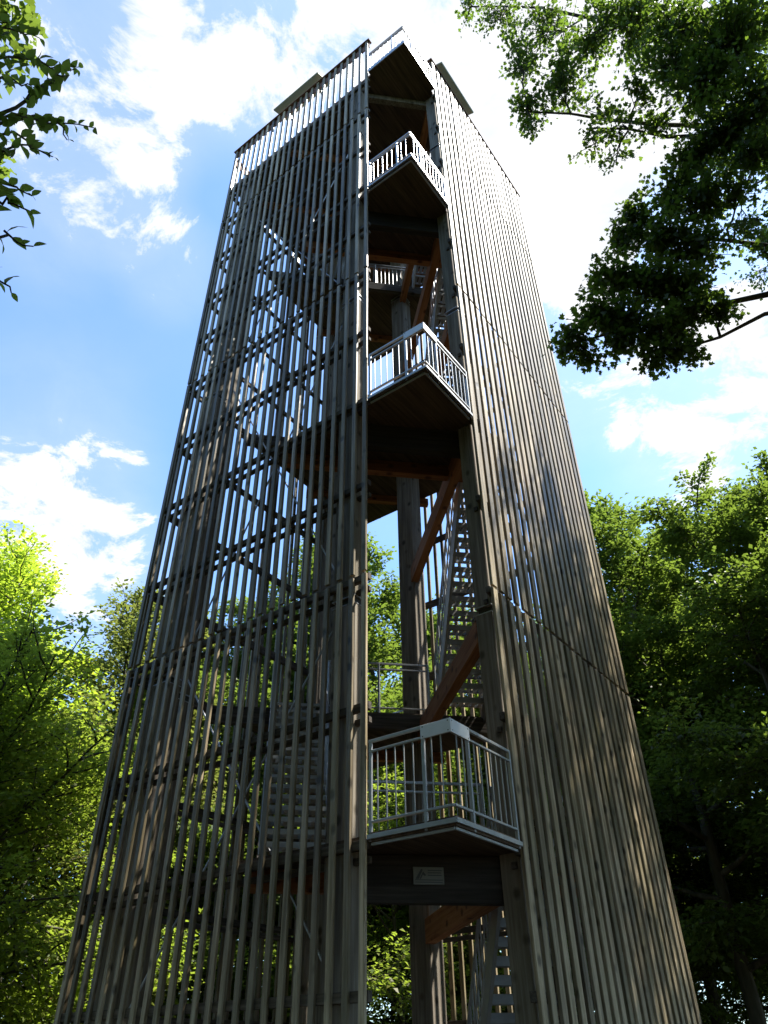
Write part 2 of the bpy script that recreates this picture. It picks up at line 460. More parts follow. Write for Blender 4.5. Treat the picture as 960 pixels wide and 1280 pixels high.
OR, OLF = 1.40, 1.165          # open corner: clear length on the right and left face
def near_landing(z, plates):
    s = 1.47
    cut = 3.45
    i = FACE - .13
    pts = [(.02, .02), (OR, .02), (OR, i), (cut - i, i), (i, cut - i), (i, OLF), (.02, OLF)]
    pts = [P(r, l, 0)[:2] for r, l in pts]
    o = prism('landing', pts, z - .10 + EYE, z + EYE, M['deck'], tower)
    # pale metal edging on the two outer edges
    for e in ((P(.0, .0, z - .05), P(OR, .0, z - .05)), (P(.0, .0, z - .05), P(.0, OLF, z - .05))):
        bar_between('edge_strip', e[0], e[1], .022, .05, M['steel'], o, .002)
    for e in ((P(.06, .06, z - .115), P(OR - .02, .06, z - .115)), (P(.06, .06, z - .115), P(.06, OLF - .02, z - .115))):
        bar_between('edge_angle', e[0], e[1], .03, .03, M['steel'], o, .002)
    bar_between('cross_beam', Q(1.42, -1.1, z - .36), Q(1.42, 1.1, z - .36), .14, .50, M['shade_dark'], o)
    bar_between('cross_beam', Q(2.34, -2.15, z - .23), Q(2.34, 2.15, z - .23), .14, .26, M['beam'], o)
    k = .035
    railing(o, P(k, k, 0)[:2], P(OR, k, 0)[:2], z, posts_at=[.36, OR - .06])
    railing(o, P(k, k, 0)[:2], P(k, OLF, 0)[:2], z, posts_at=[.36, OLF - .06])
    c0 = P(k - .028, k - .028, z + .955)
    if plates:
        for dx, dy in ((1, 0), (0, 1)):
            cx, cy = c0[0] + dx * .20, c0[1] + dy * .20
            pl = link('view_plate', box_mesh('view_plate', (.40 if dx else .008, .40 if dy else .008, .155), M['plate'], .002), o, (cx, cy, c0[2]))
            for q in (-.17, .17):
                for h in (-.055, .055):
                    link('screw', box_mesh('screw', (.014, .014, .014), M['ink'], .003), o, (c0[0] + dx * (.20 + q) - (0 if dx else .001), c0[1] + dy * (.20 + q) - (0 if dy else .001), c0[2] + h))
    # inner guard over the void between the two stair wings
    railing(o, Q(2.36, -.95, 0)[:2], Q(2.36, .95, 0)[:2], z)
    return o
for k, z in enumerate(NEAR): near_landing(z, k < 2)

def far_landing(z):
    i = FACE + .03; e = S - i; cut = 5.55 / SQ
    a = cut - e
    pts = [P(r, l, 0)[:2] for r, l in ((e, a), (e, e), (a, e))]
    o = prism('landing', pts, z - .10 + EYE, z + EYE, M['deck'], tower)
    bar_between('edge_beam', Q(5.52, -3.15, z - .20), Q(5.52, 3.15, z - .20), .12, .30, M['rail_wood'], o)
    bar_between('cross_beam', Q(7.4, -1.6, z - .20), Q(7.4, 1.6, z - .20), .14, .20, M['beam'], o)
    railing(o, Q(5.60, -1.0, 0)[:2], Q(5.60, 1.0, 0)[:2], z, bal=z > 10)
    railing(o, P(e, 4.95, 0)[:2], P(e, e, 0)[:2], z)
    railing(o, P(4.95, e, 0)[:2], P(e, e, 0)[:2], z)
for z in FAR: far_landing(z)

# roof-top viewing deck
def top_deck():
    i = FACE - .11; s = 1.47
    pts = [P(r, l, 0)[:2] for r, l in ((.02, .02), (OR, .02), (OR, i), (S - i, i), (S - i, S - i), (i, S - i), (i, OLF), (.02, OLF))]
    hole = [Q(u, v, 0)[:2] for u, v in ((2.7, 1.0), (2.7, 2.1), (5.6, 2.1), (5.6, 1.0))]
    o = prism('landing', pts, TOP - .10 + EYE, TOP + EYE, M['deck'], tower, hole)
    for e in ((P(0, 0, TOP - .05), P(OR, 0, TOP - .05)), (P(0, 0, TOP - .05), P(0, OLF, TOP - .05))):
        bar_between('edge_strip', e[0], e[1], .022, .14, M['steel'], o, .002)
    bar_between('cross_beam', Q(1.42, -1.1, TOP - .22), Q(1.42, 1.1, TOP - .22), .14, .22, M['post'], o)
    k = .035
    railing(o, P(k, k, 0)[:2], P(OR, k, 0)[:2], TOP, posts_at=[.36, OR - .06])
    railing(o, P(k, k, 0)[:2], P(k, OLF, 0)[:2], TOP, posts_at=[.36, OLF - .06])
    # sloping boards with the panorama, on brackets above the parapet
    for along in (0, 1):
        c, ln = (3.75, 1.75) if along == 0 else (2.55, 1.75)
        zb = 22.93 if along == 0 else 22.7
        size = (.62, ln, .05) if along == 0 else (ln, .62, .05)
        loc = P(.10, c, zb + .22) if along == 0 else P(c, .10, zb + .22)
        rot = (0, R(-28), 0) if along == 0 else (R(28), 0, 0)
        b = link('panorama_board', box_mesh('panorama_board', size, M['olive'], .006), tower, loc, rot)
        for q in (-.6, .6):
            off = Vector((0, q, -.16)) if along == 0 else Vector((q, 0, -.16))
            br = link('bracket', box_mesh('bracket', (.05, .05, .34), M['steel'], .003), b, off + (Vector((.12, 0, 0)) if along == 0 else Vector((0, .12, 0))))
top_deck()

# stairs: one wing either side of the core
def flight(u0, z0, u1, z1, side):
    """steel stair parallel to the diagonal between (u0,z0) and (u1,z1), on the v side"""
    v0, v1 = 1.10, 2.00
    rise = z1 - z0; n = max(6, round(rise / .205)); du = (u1 - u0) / n
    root = None
    for v in (v0, v1):
        a, b = Q(u0, side * v, z0 - .10), Q(u1, side * v, z1 - .10)
        st = bar_between('stair_flight' if root is None else 'stringer', a, b, .05, .26, M['rail_wood'] if v == v1 else M['tread'], tower if root is None else root)
        if root is None:
            root = st; inv = frame_of(a, b).inverted()
        else: st.matrix_parent_inverse = inv
    tl = v1 - v0 - .06
    def put(o): o.matrix_parent_inverse = inv
    ang = R(45)
    for i in range(n):
        u = u0 + du * (i + .5); z = z0 + rise * (i + 1) / n - .02
        c = Q(u, side * (v0 + v1) / 2, z)
        put(link('tread', tread_mesh(tl, abs(du) + .05), root, c, (0, 0, ang)))
        c = Q(u + du * .5, side * (v0 + v1) / 2, z + .05)
        if i < n - 1: put(link('riser_plate', box_mesh('riser_plate', (.012, tl, .085), M['tread'], .002), root, c, (0, 0, ang)))
    for v in (v0, v1):
        for h, w in ((1.0, .042), (.55, .026), (.25, .026)):
            o = bar_between('handrail', Q(u0, side * v, z0 + h), Q(u1, side * v, z1 + h), w, w, M['steel'], root, .003); put(o)
        for i in range(0, n + 1, 3 if v == v1 else 1):
            u = u0 + du * i; z = z0 + rise * i / n
            o = bar_between('baluster', Q(u, side * v, z - .1), Q(u, side * v, z + 1.0), .018, .018, M['steel'], root, 0); put(o)
def tread_mesh(w, d):
    k = ('tread', round(w, 3), round(d, 3))
    if k not in _cache:
        bm = bmesh.new()
        # grating tread: two edge strips, end plates, and bearing bars
        bm_box(bm, (.03, w, .05), Matrix.Translation((-d / 2 + .015, 0, 0)))
        bm_box(bm, (.03, w, .05), Matrix.Translation((d / 2 - .015, 0, 0)))
        for q in np.linspace(-w / 2 + .02, w / 2 - .02, 7):
            bm_box(bm, (d - .06, .075, .03), Matrix.Translation((0, float(q) * .93, 0)))
        _cache[k] = bm_mesh('tread', bm, M['tread'])
    return _cache[k]
GB = -EYE + .06
flight(5.5, GB, 2.36, NEAR[0], 1)
for k in range(3):
    flight(2.36, NEAR[k], 5.5, FAR[k], -1)
    flight(5.5, FAR[k], 2.36 if k < 2 else 2.75, NEAR[k + 1] if k < 2 else TOP, 1)

# tension rods behind the two front screens
for zs in ((.6, 5.3), (5.6, 12.2), (12.6, 18.8)):
    for fr in (faceL, faceR):
        for a, b in ((1.9, 5.4), (5.4, 1.9)):
            bar_between('tension_rod', fr(a, FACE + .19 + (.03 if a < b else 0), zs[0]), fr(b, FACE + .19 + (.03 if a < b else 0), zs[1]), .022, .022, M['steel'], tower, 0)

# concrete footing slab
fs = S + .5
foot = link('footing', box_mesh('footing', (fs, fs, .30), M['concrete'], .02), tower, (0, 0, -.02))

# grey cabinet standing behind the slats at the foot of the tower
cab = link('equipment_cabinet', box_mesh('equipment_cabinet', (.5, 1.5, 1.72), M['cabinet'], .01))
def to_world(r, l, z):
    q = NC + rv * r + lv * l; return (q[0], q[1], z + EYE)
cab.location = to_world(.85, 2.75, -EYE + .13 + .86); cab.rotation_euler = (0, 0, THETA)
tag(cab, 'light grey metal cabinet standing behind the slats at the foot of the tower', 'cabinet')
for q in (-.37, .37):
    dr = link('door', box_mesh('door', (.02, .70, 1.6), M['cabinet'], .006), cab, (-.258, q, 0))
    link('handle', box_mesh('handle', (.03, .03, .16), M['ink'], .004), dr, (-.022, -.28 if q > 0 else .28, 0))

# small information sign on the beam under the lowest corner platform
def sign():
    zc = NEAR[0] - .33
    u = 1.42 - .07 - .012
    x, y, z = Q(u, -.05, zc); w = np.array(ctr) + rv * x + lv * y
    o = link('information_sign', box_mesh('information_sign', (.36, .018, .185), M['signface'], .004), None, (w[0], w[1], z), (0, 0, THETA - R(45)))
    tag(o, 'small pale information sign with dark emblem screwed to beam under lowest corner platform', 'sign')
    def flat(name, pts):
        bm = bmesh.new(); f = bm.faces.new([bm.verts.new((a, -.0115, b)) for a, b in pts])
        e = bmesh.ops.extrude_face_region(bm, geom=[f]); bmesh.ops.translate(bm, vec=(0, .004, 0), verts=[v for v in e['geom'] if isinstance(v, bmesh.types.BMVert)])
        bmesh.ops.recalc_face_normals(bm, faces=bm.faces[:]); return link(name, bm_mesh(name, bm, M['ink']), o)
    # emblem: slanting dark peaks, and the lines of print
    flat('emblem', [(-.155, -.035), (-.085, .072), (-.067, .060), (-.115, -.035)])
    flat('emblem', [(-.107, -.035), (-.064, .045), (-.030, .005), (-.045, -.005), (-.066, .012), (-.092, -.035)])
    for k, (a, b, zz) in enumerate(((-.01, .155, .055), (-.01, .145, .030), (-.01, .15, .004), (-.16, .165, -.045), (-.16, .16, -.068))):
        flat('print_line', [(a, zz - .0045), (b, zz - .0045), (b, zz + .0045), (a, zz + .0045)])
sign()

# ------------------------------------------------------------------ trees
def tubes(paths, sides=6):
    """paths: list of (points Nx3, radii N) -> verts, face lengths, loops"""
    V, LEN, LOOP = [], [], []; base = 0
    for pts, rad in paths:
        pts = np.asarray(pts, float); n = len(pts)
        tan = np.gradient(pts, axis=0); tan /= np.linalg.norm(tan, axis=1)[:, None] + 1e-9
        ref = np.array([1., 0, 0]) if abs(tan[0][0]) < .8 else np.array([0, 1., 0])
        s = np.cross(tan, ref); s /= np.linalg.norm(s, axis=1)[:, None] + 1e-9
        t = np.cross(tan, s)
        a = np.arange(sides) * 2 * np.pi / sides
        ring = pts[:, None, :] + np.asarray(rad)[:, None, None] * (np.cos(a)[None, :, None] * s[:, None, :] + np.sin(a)[None, :, None] * t[:, None, :])
        V.append(ring.reshape(-1, 3))
        i = np.arange(n - 1)[:, None] * sides; k = np.arange(sides)[None, :]; k2 = (k + 1) % sides
        q = np.stack([i + k, i + k2, i + k2 + sides, i + k + sides], -1).reshape(-1, 4) + base
        LEN.append(np.full(len(q), 4)); LOOP.append(q.ravel()); base += n * sides
    return np.concatenate(V), np.concatenate(LEN), np.concatenate(LOOP)
def tube_mesh(name, paths, sides=6):
    v, l, q = tubes(paths, sides); return fast_mesh(name, v, l, q, M['bark'], True)
# leaf outlines: (along, across)
OVAL = np.array([(0, 0), (.28, .27), (.62, .25), (1, 0), (.62, -.25), (.28, -.27)])
DIAMOND = np.array([(0, 0), (.45, .34), (1, 0), (.45, -.34)])
MAPLE = np.array([(0, 0), (.02, .30), (.30, .52), (.42, .26), (.78, .40), (.72, .16), (1, 0), (.72, -.16), (.78, -.40), (.42, -.26), (.30, -.52), (.02, -.30)])
def leaves_mesh(name, pos, axis, nor, size, m, shape=DIAMOND, rnd=None, droop=.12):
    N = len(pos); k = len(shape)
    axis = axis / (np.linalg.norm(axis, axis=1)[:, None] + 1e-9)
    s = np.cross(nor, axis); s /= np.linalg.norm(s, axis=1)[:, None] + 1e-9
    nn = np.cross(axis, s)
    al, ac = shape[:, 0], shape[:, 1]
    bend = np.abs(ac) * .45 - al * al * droop
    V = pos[:, None, :] + size[:, None, None] * (al[None, :, None] * axis[:, None, :] + ac[None, :, None] * s[:, None, :] + bend[None, :, None] * nn[:, None, :])
    return fast_mesh(name, V.reshape(-1, 3), np.full(N, k), np.arange(N * k), m)
def curve(p0, d0, length, n, r, up=0.0, wob=.12):
    pts = [np.array(p0, float)]; d = np.array(d0, float); d /= np.linalg.norm(d)
    for i in range(n):
        d = d + r.normal(0, wob, 3) + np.array([0, 0, up]); d /= np.linalg.norm(d)
        pts.append(pts[-1] + d * length / n)
    return np.array(pts)
def at(path, t):
    x = t * (len(path) - 1); i = min(int(x), len(path) - 2); f = x - i
    return path[i] * (1 - f) + path[i + 1] * f, path[i + 1] - path[i]

def grow(seed, H, base, rad, nleaf, leaf, material, spread=.31, flat=.8, tilt=.33, limbs=34, trunk_r=.2, low=0.75, name='tree'):
    """broadleaf tree: trunk, limbs, side branches and layered sprays of leaves"""
    r = np.random.default_rng(seed)
    trunk = curve((0, 0, -.1), (r.normal(0, .02), r.normal(0, .02), 1), H * .96, 14, r, .04, .035)
    tr = np.linspace(1, .10, 15) ** 1.15 * trunk_r; tr[0] *= 1.5
    paths = [(trunk, tr)]
    twigs = []
    az = r.uniform(0, 6.28)
    for i in range(limbs):
        t = (base / H) + (1 - base / H) * (i + r.uniform(-.4, .4)) / limbs
        t = min(max(t, base / H), .97); rel = (t - base / H) / (1 - base / H)
        p, _ = at(trunk, t); az += 2.4 + r.normal(0, .4)
        prof = (low + (1 - low) * math.sin(min(rel * 1.6, 1.57))) * (1 - rel ** 2.6) + .10
        ln = rad * prof * r.uniform(.65, 1.2)
        el = .25 + rel * .75 + r.normal(0, .15)
        d = np.array([math.cos(az) * math.cos(el), math.sin(az) * math.cos(el), math.sin(el)])
        lim = curve(p, d, ln, 6, r, -.03 if rel < .4 else .03, .10)
        r0 = trunk_r * .42 * (1 - rel * .6)
        paths.append((lim, np.linspace(r0, .018, 7)))
        ns = max(3, int(ln * 2.6))
        for j in range(ns):
            tt = .22 + .78 * (j + r.uniform(0, .9)) / ns
            q, dd = at(lim, min(tt, .999)); dd = dd / np.linalg.norm(dd)
            side = np.cross(dd, (0, 0, 1.)); side /= np.linalg.norm(side) + 1e-9
            sd_ = dd * r.uniform(.3, .9) + side * (1 if j % 2 else -1) * r.uniform(.5, 1.1) + np.array([0, 0, r.normal(.05, .25)])
            l2 = ln * r.uniform(.22, .45) * (1.15 - .5 * tt) + .35
            b = curve(q, sd_, l2, 4, r, 0, .16)
            paths.append((b, np.linspace(.022, .006, 5)))
            twigs.append((b, l2))
        twigs.append((lim[-3:], ln * .3 + .3))
    w = np.array([x[1] ** 1.3 for x in twigs]); cnt = np.maximum(8, (w / w.sum() * nleaf)).astype(int)
    POS, AX, NO = [], [], []
    for (b, l2), c in zip(twigs, cnt):
        t = r.uniform(.05, 1.12, c); x = np.clip(t, 0, .999) * (len(b) - 1); i = x.astype(int); f = (x - i)[:, None]
        p = b[i] * (1 - f) + b[i + 1] * f
        dd = b[-1] - b[0]; dd /= np.linalg.norm(dd) + 1e-9
        side = np.cross(dd, (0, 0, 1.)); side /= np.linalg.norm(side) + 1e-9
        wd = l2 * spread * (1.1 - .6 * np.clip(t, 0, 1))
        off = r.normal(0, 1, c) * wd
        p = p + dd * np.maximum(t - 1, 0)[:, None] * l2 + side * off[:, None] + r.normal(0, 1, (c, 3)) * np.array([.05, .05, .09 + .12 * (1 - flat)])
        p[:, 2] -= np.abs(off) * .22
        ax = dd * .7 + side * np.sign(off)[:, None] * .8 + r.normal(0, .35, (c, 3)); ax[:, 2] -= .15
        no = np.array([0, 0, 1.]) + r.normal(0, tilt, (c, 3)) + dd * .1
        POS.append(p); AX.append(ax); NO.append(no)
    POS, AX, NO = map(np.concatenate, (POS, AX, NO))
    keep = POS[:, 2] > .25
    POS, AX, NO = POS[keep], AX[keep], NO[keep]
    size = leaf * r.uniform(.45, 1.3, len(POS))
    return tube_mesh('trunk', paths, 6), leaves_mesh('crown', POS, AX, NO, size, material, DIAMOND)

def plant(name, meshes, x, y, scale, rot, label, group=None, zs=1.0):
    o = bpy.data.objects.new(name, None); COL.objects.link(o)
    o.location = (x, y, 0); o.rotation_euler = (0, 0, rot); o.scale = (scale, scale, scale * zs)
    link('trunk', meshes[0], o); link('crown', meshes[1], o)
    return tag(o, label, 'tree', group)

B1 = grow(11, 17.0, 3.2, 4.3, 50000, .155, M['leaf_beech'], limbs=32, trunk_r=.20)
B2 = grow(12, 17.5, 5.0, 4.0, 44000, .155, M['leaf_beech'], limbs=29, trunk_r=.17)
B3 = grow(13, 15.0, 1.2, 3.8, 48000, .14, M['leaf_beech'], limbs=34, trunk_r=.15, low=.9)
LM = grow(21, 15.0, 4.0, 4.3, 60000, .14, M['leaf_lime'], limbs=44, trunk_r=.2, spread=.42, flat=.4, tilt=.45)
OL = grow(31, 14.8, 2.0, 3.9, 46000, .135, M['leaf_olive'], limbs=38, trunk_r=.15, low=.85)
B5 = grow(15, 25.0, 8.5, 3.7, 42000, .16, M['leaf_beech'], limbs=40, trunk_r=.24)
US2 = grow(42, 8.0, .5, 3.4, 22000, .14, M['leaf_beech'], limbs=32, trunk_r=.08, low=1.0)
B4 = grow(14, 19.5, 5.5, 2.8, 16000, .16, M['leaf_beech'], limbs=26, trunk_r=.16)
US = grow(41, 9.0, .8, 3.3, 26000, .125, M['leaf_fresh'], limbs=34, trunk_r=.09, low=1.0)

def azd(az, d): return (math.sin(R(az)) * d, math.cos(R(az)) * d)
g_right = 'dark green beeches in the wood beside the sunlit slat face'
l_right = 'tall dark green beech behind the foremost one beside the sunlit slat face'
for az, d, m, s in ((22.0, 23.5, B1, 1.10), (28.5, 20.0, B2, .93), (34.5, 22.0, B1, 1.0), (25.5, 27.0, B2, 1.1), (31.5, 29.0, B1, 1.2), (37.5, 27.0, B2, 1.1), (20.0, 30.0, B1, 1.2)  ):
    x, y = azd(az, d)
    if d < 21: plant('beech_tree', m, x, y, s, az * 1.7 + d, 'foremost dark green beech of the wood beside the sunlit slat face')
    else: plant('beech_tree', m, x, y, s, az * 1.7 + d, l_right, g_right)
g_back = 'green beeches in the wood behind the tower'
for az, d, m, s in ((.8, 25.5, B3, 1.30), (-4.5, 27.0, B1, 1.18), (6.0, 31, B2, 1.15), (11.0, 29, B3, 1.2), (15.5, 26, B1, .96), (-9.5, 26.0, B2, 1.0), (-14.5, 25.0, B3, 1.05), (3, 33, B1, 1.2), (-11.5, 34, B1, 1.1), (13, 34, B2, 1.15)):
    x, y = azd(az, d); plant('beech_tree', m, x, y, s, az * 2.1 + d, 'green beech in the wood seen behind the tower between its posts and slats', g_back)
x, y = azd(-30.5, 21.0); plant('maple_tree', LM, x, y, .95, 1.0, 'bright yellow-green round-crowned tree rising above the olive-tinged trees')
g_left = 'olive-tinged beeches beside the shaded slat face'
for az, d, m, s in ((-22.5, 21.5, OL, .96), (-19.0, 27.0, OL, 1.12), (-27.0, 26.0, B3, .95), (-17.0, 23.0, B3, .80)):
    x, y = azd(az, d); plant('beech_tree', m, x, y, s, az * 1.3, 'olive-tinged beech standing beside the shaded slat face of the tower' if m is OL else 'dark green beech filling the gap behind the olive-tinged trees', g_left if m is OL else 'dark beeches behind the olive-tinged trees')
for az, d, m, s in ((.8, 20.8, US, 1.0), (-28.5, 17.0, US, 1.05), (-24.0, 19.0, US, .95), (-33.0, 15.5, US, .9), (-26.0, 22.5, US, 1.1)):
    x, y = azd(az, d); plant('young_beech', m, x, y, s, az, *(('young fresh-green beech seen low through the open corner of the tower', None) if az > 0 else ('young fresh-green beech branched to the ground below the yellow-green tree', 'young beeches below the yellow-green tree')))
for k, (az, d) in enumerate(((14, 33), (19, 36), (23.5, 33), (27, 37), (31, 34), (35, 38), (39, 33), (0, 31), (5, 38), (-6, 36))):
    x, y = azd(az, d); plant('young_beech', US2, x, y, 1.0 + .15 * (k % 3), k * 1.1, 'low green young beech between the trunks of the tall wood', 'young beeches between the trunks')
# deeper in the wood
for k, az in enumerate(range(-44, 50, 5)):
    d = 40 + (k * 7) % 13; x, y = azd(az + (k % 3), d)
    plant('beech_tree', (B3, B1, B2)[k % 3], x, y, 1.05 + .1 * (k % 2), k * 1.7, 'beech deep in the wood, glimpsed between the nearer trunks', 'beeches deep in the wood')
for az, d, q in ((50.0, 16.4, .4), (50.5, 14.6, 2.0), (53.0, 17.5, 3.7), (56.5, 16.0, 5.0)):
    x, y = azd(az, d); plant('beech_tree', B4, x, y, .98, q, 'slender thin-crowned beech whose shadow dapples the sunlit slat face', 'slender beeches dappling the tower', 1.36)
# the wood goes on round the clearing, beside and behind the photographer; rear trees made tall to block sky light
g_rest = 'beeches of the wood round the clearing'
for az, d, m, s in ((-57, 13, B1, 1.0), (-62, 10, B2, 1.05), (-78, 9.5, B1, 1.25), (-95, 10, B1, 1.4), (-112, 10, B1, 1.4), (-130, 9, B1, 1.4), (-150, 9.5, B1, 1.4), (-172, 9.5, B1, 1.35), (84, 16, B1, .9), (52, 26, B1, 1.0), (66, 24, B2, 1.0), (46, 24, B2, 1.0),
                    (-70, 16, B1, 1.1), (-100, 16, B1, 1.1), (-140, 15, B1, 1.15), (-165, 15, B1, 1.15), (160, 16, B1, 1.1), (135, 17, B1, 1.1)):
    x, y = azd(az, d); plant('beech_tree', m, x, y, s, az * 1.9, 'tall unseen beech added to block sky light, away from the tower', g_rest)

# tall unseen beeches added round the camera to keep sky light off the lower tower
for k, (x, y, sc) in enumerate(((6.6, -.8, 1.0), (3.2, -2.6, 1.0), (9.6, -3.6, 1.08), (9.6, 1.6, .95), (5.6, -6.4, 1.08), (.2, -4.6, 1.0), (13.0, -1.6, 1.05), (12.2, -7, 1.1), (1.8, -9, 1.1))):
    plant('beech_tree', B5, x, y, sc, k * 2.3, 'tall unseen beech added to block sky light, away from the tower', g_rest)
# big maple whose limbs hang over from the right
def overhanging_maple():
    r = np.random.default_rng(77)
    base = np.array([10.2, 5.6, 0.0])
    trunk = np.array([base + np.array([-.05 * k, .06 * k, 0]) * k * .3 + np.array([0, 0, z]) for k, z in enumerate((-.1, 2.4, 5, 7.8, 10.6, 13.2, 15.8, 18.4, 20.6))])
    paths = [(trunk, np.array([.42, .32, .29, .26, .22, .18, .14, .09, .04]))]
    # (end point, where on the trunk it leaves) - main limbs reaching out over the clearing
    blobs = []                                    # centre, radius, leaves
    def blob(x, y, dist, px, n): c = spot(x, y, dist); rad = px * np.linalg.norm(c - np.array([0, 0, EYE])) / CF; blobs.append((c, rad, int(n * (3.4 if y < 215 and x > 780 else 2.5))))
    for a in [(585, 8, 7.0, 22, 60), (625, 25, 7.0, 34, 170), (650, 70, 7.1, 34, 170), (680, 40, 7.2, 46, 300), (665, 130, 7.2, 26, 130), (665, 160, 7.2, 14, 40), (700, 100, 7.3, 42, 260), (735, 45, 7.4, 52, 360),
              (790, 25, 7.5, 55, 420), (850, 40, 7.6, 60, 520), (910, 60, 7.8, 60, 520), (950, 120, 8.0, 60, 520), (880, 110, 7.8, 50, 400), (830, 85, 7.6, 34, 170), (935, 20, 8.0, 60, 420), (900, 170, 8.0, 48, 380), (945, 200, 8.2, 42, 300),
              (745, 135, 7.4, 28, 60), (775, 165, 7.5, 34, 70), (735, 185, 7.5, 28, 55), (800, 120, 7.5, 26, 60), (820, 160, 7.7, 26, 60), (770, 205, 7.6, 18, 26),
              (865, 200, 8.0, 30, 170), (840, 240, 8.0, 38, 260), (880, 250, 8.0, 42, 330), (800, 270, 7.8, 32, 210), (775, 300, 7.7, 26, 130), (830, 300, 7.8, 44, 380), (880, 310, 8.0, 38, 260), (765, 345, 7.6, 32, 210), (810, 355, 7.7, 40, 330),
              (860, 360, 7.9, 38, 270), (740, 390, 7.5, 28, 150), (720, 425, 7.4, 24, 110), (705, 440, 7.4, 15, 50), (780, 400, 7.6, 36, 260), (830, 410, 7.7, 38, 270), (875, 390, 7.9, 30, 160), (905, 385, 8.0, 20, 70), (770, 435, 7.6, 26, 110), (820, 450, 7.7, 26, 130), (860, 440, 7.8, 20, 70), (735, 450, 7.5, 14, 35),
              (930, 290, 8.2, 26, 60), (950, 310, 8.2, 16, 30), (925, 240, 8.2, 26, 90)]: blob(*a)
    for k in range(46):                           # the crown goes on above and to the right, out of the picture
        a = r.uniform(-1.9, 2.6); d = r.uniform(1.2, 4.3); z = r.uniform(9.5, 20.5)
        c = np.array([base[0] + d * math.cos(a) + .6, base[1] + d * math.sin(a), z])
        rel = (CAM.T @ (c - np.array([0, 0, EYE])))
        if rel[2] > 0:
            px, py = CCX + CF * rel[0] / rel[2], CCY - CF * rel[1] / rel[2]
            if -60 < px < 1020 and -60 < py < 1340: continue
        blobs.append((c, r.uniform(.6, 1.0), 330))
    # clumps over the sunlit face's sun line: high side limbs that dapple its lower half
    for k in range(17):
        c = np.array([r.uniform(9.0, 12.6), 0, 0]); c[1] = c[0] + r.uniform(.6, 2.2); c[2] = 17.2 + r.uniform(0, 4.2) - (c[0] - 9) * .2
        blobs.append((c, r.uniform(.45, .8), 170))
    limb_ends = [spot(590, 8, 7.0), spot(660, 140, 7.2), spot(740, 160, 7.4), spot(715, 430, 7.5), spot(840, 440, 7.7), spot(880, 90, 7.8), spot(800, 20, 7.5), spot(790, 290, 7.8), np.array([10.5, 11.8, 18.6]), np.array([14, 4, 14.]), np.array([10, 1.5, 15.]), np.array([9.4, 10.6, 19.4]), np.array([12.0, 13.4, 18.0])]
    skel = []
    for e in limb_ends:
        t = min(.9, max(.16, (e[2] - 4.6) / 20.6)); p, _ = at(trunk, t)
        if e[2] < 9.9: p, _ = at(trunk, .47); t = .47
        mid = p * .45 + e * .55 + np.array([0, 0, 1.1]) + r.normal(0, .25, 3)
        tt = np.linspace(0, 1, 10)[:, None]
        c = (1 - tt) ** 2 * p + 2 * tt * (1 - tt) * mid + tt ** 2 * e; c[1:-1] += r.normal(0, .05, (8, 3))
        paths.append((c, np.linspace(.09, .014, 10))); skel.append(c)
    sk = np.concatenate(skel)
    POS, AX, NO = [], [], []
    for c, rad, n in blobs:
        j = np.argmin(np.linalg.norm(sk - c, axis=1)); q = sk[j]
        tt = np.linspace(0, 1, 6)[:, None]; b = q * (1 - tt) + c * tt; b[1:-1] += r.normal(0, .05, (4, 3)); b[1:-1, 2] += .06
        paths.append((b, np.linspace(.022, .008, 6)))
        nt = max(4, n // 14)
        for k in range(nt):
            d = r.normal(0, 1, 3); d /= np.linalg.norm(d); e = c + d * rad * r.uniform(.35, 1.0) * np.array([1, 1, .8])
            s0 = b[r.integers(2, 6)]
            tw = np.array([s0, (s0 + e) / 2 + r.normal(0, .05, 3), e]); paths.append((tw, np.array([.008, .006, .003])))
            m = n // nt + 1
            x = r.uniform(.35, 1.08, m)[:, None]
            p = s0 * (1 - x) + e * x + r.normal(0, .075, (m, 3))
            POS.append(p); AX.append((e - s0) / (np.linalg.norm(e - s0) + 1e-6) + r.normal(0, .6, (m, 3)) - np.array([0, 0, .35])); NO.append(np.array([0, 0, 1.]) + r.normal(0, .6, (m, 3)))
    POS, AX, NO = map(np.concatenate, (POS, AX, NO))
    o = bpy.data.objects.new('maple_tree', None); COL.objects.link(o); o.location = base
    paths = [(p - base, q) for p, q in paths]
    link('trunk', tube_mesh('trunk', paths, 5), o)
    link('crown', leaves_mesh('crown', POS - base, AX, NO, r.uniform(.045, .10, len(POS)), M['leaf_maple'], MAPLE), o)
    tag(o, 'big maple with dark leafy limbs hanging over high beside the tower against the sky', 'tree')
overhanging_maple()

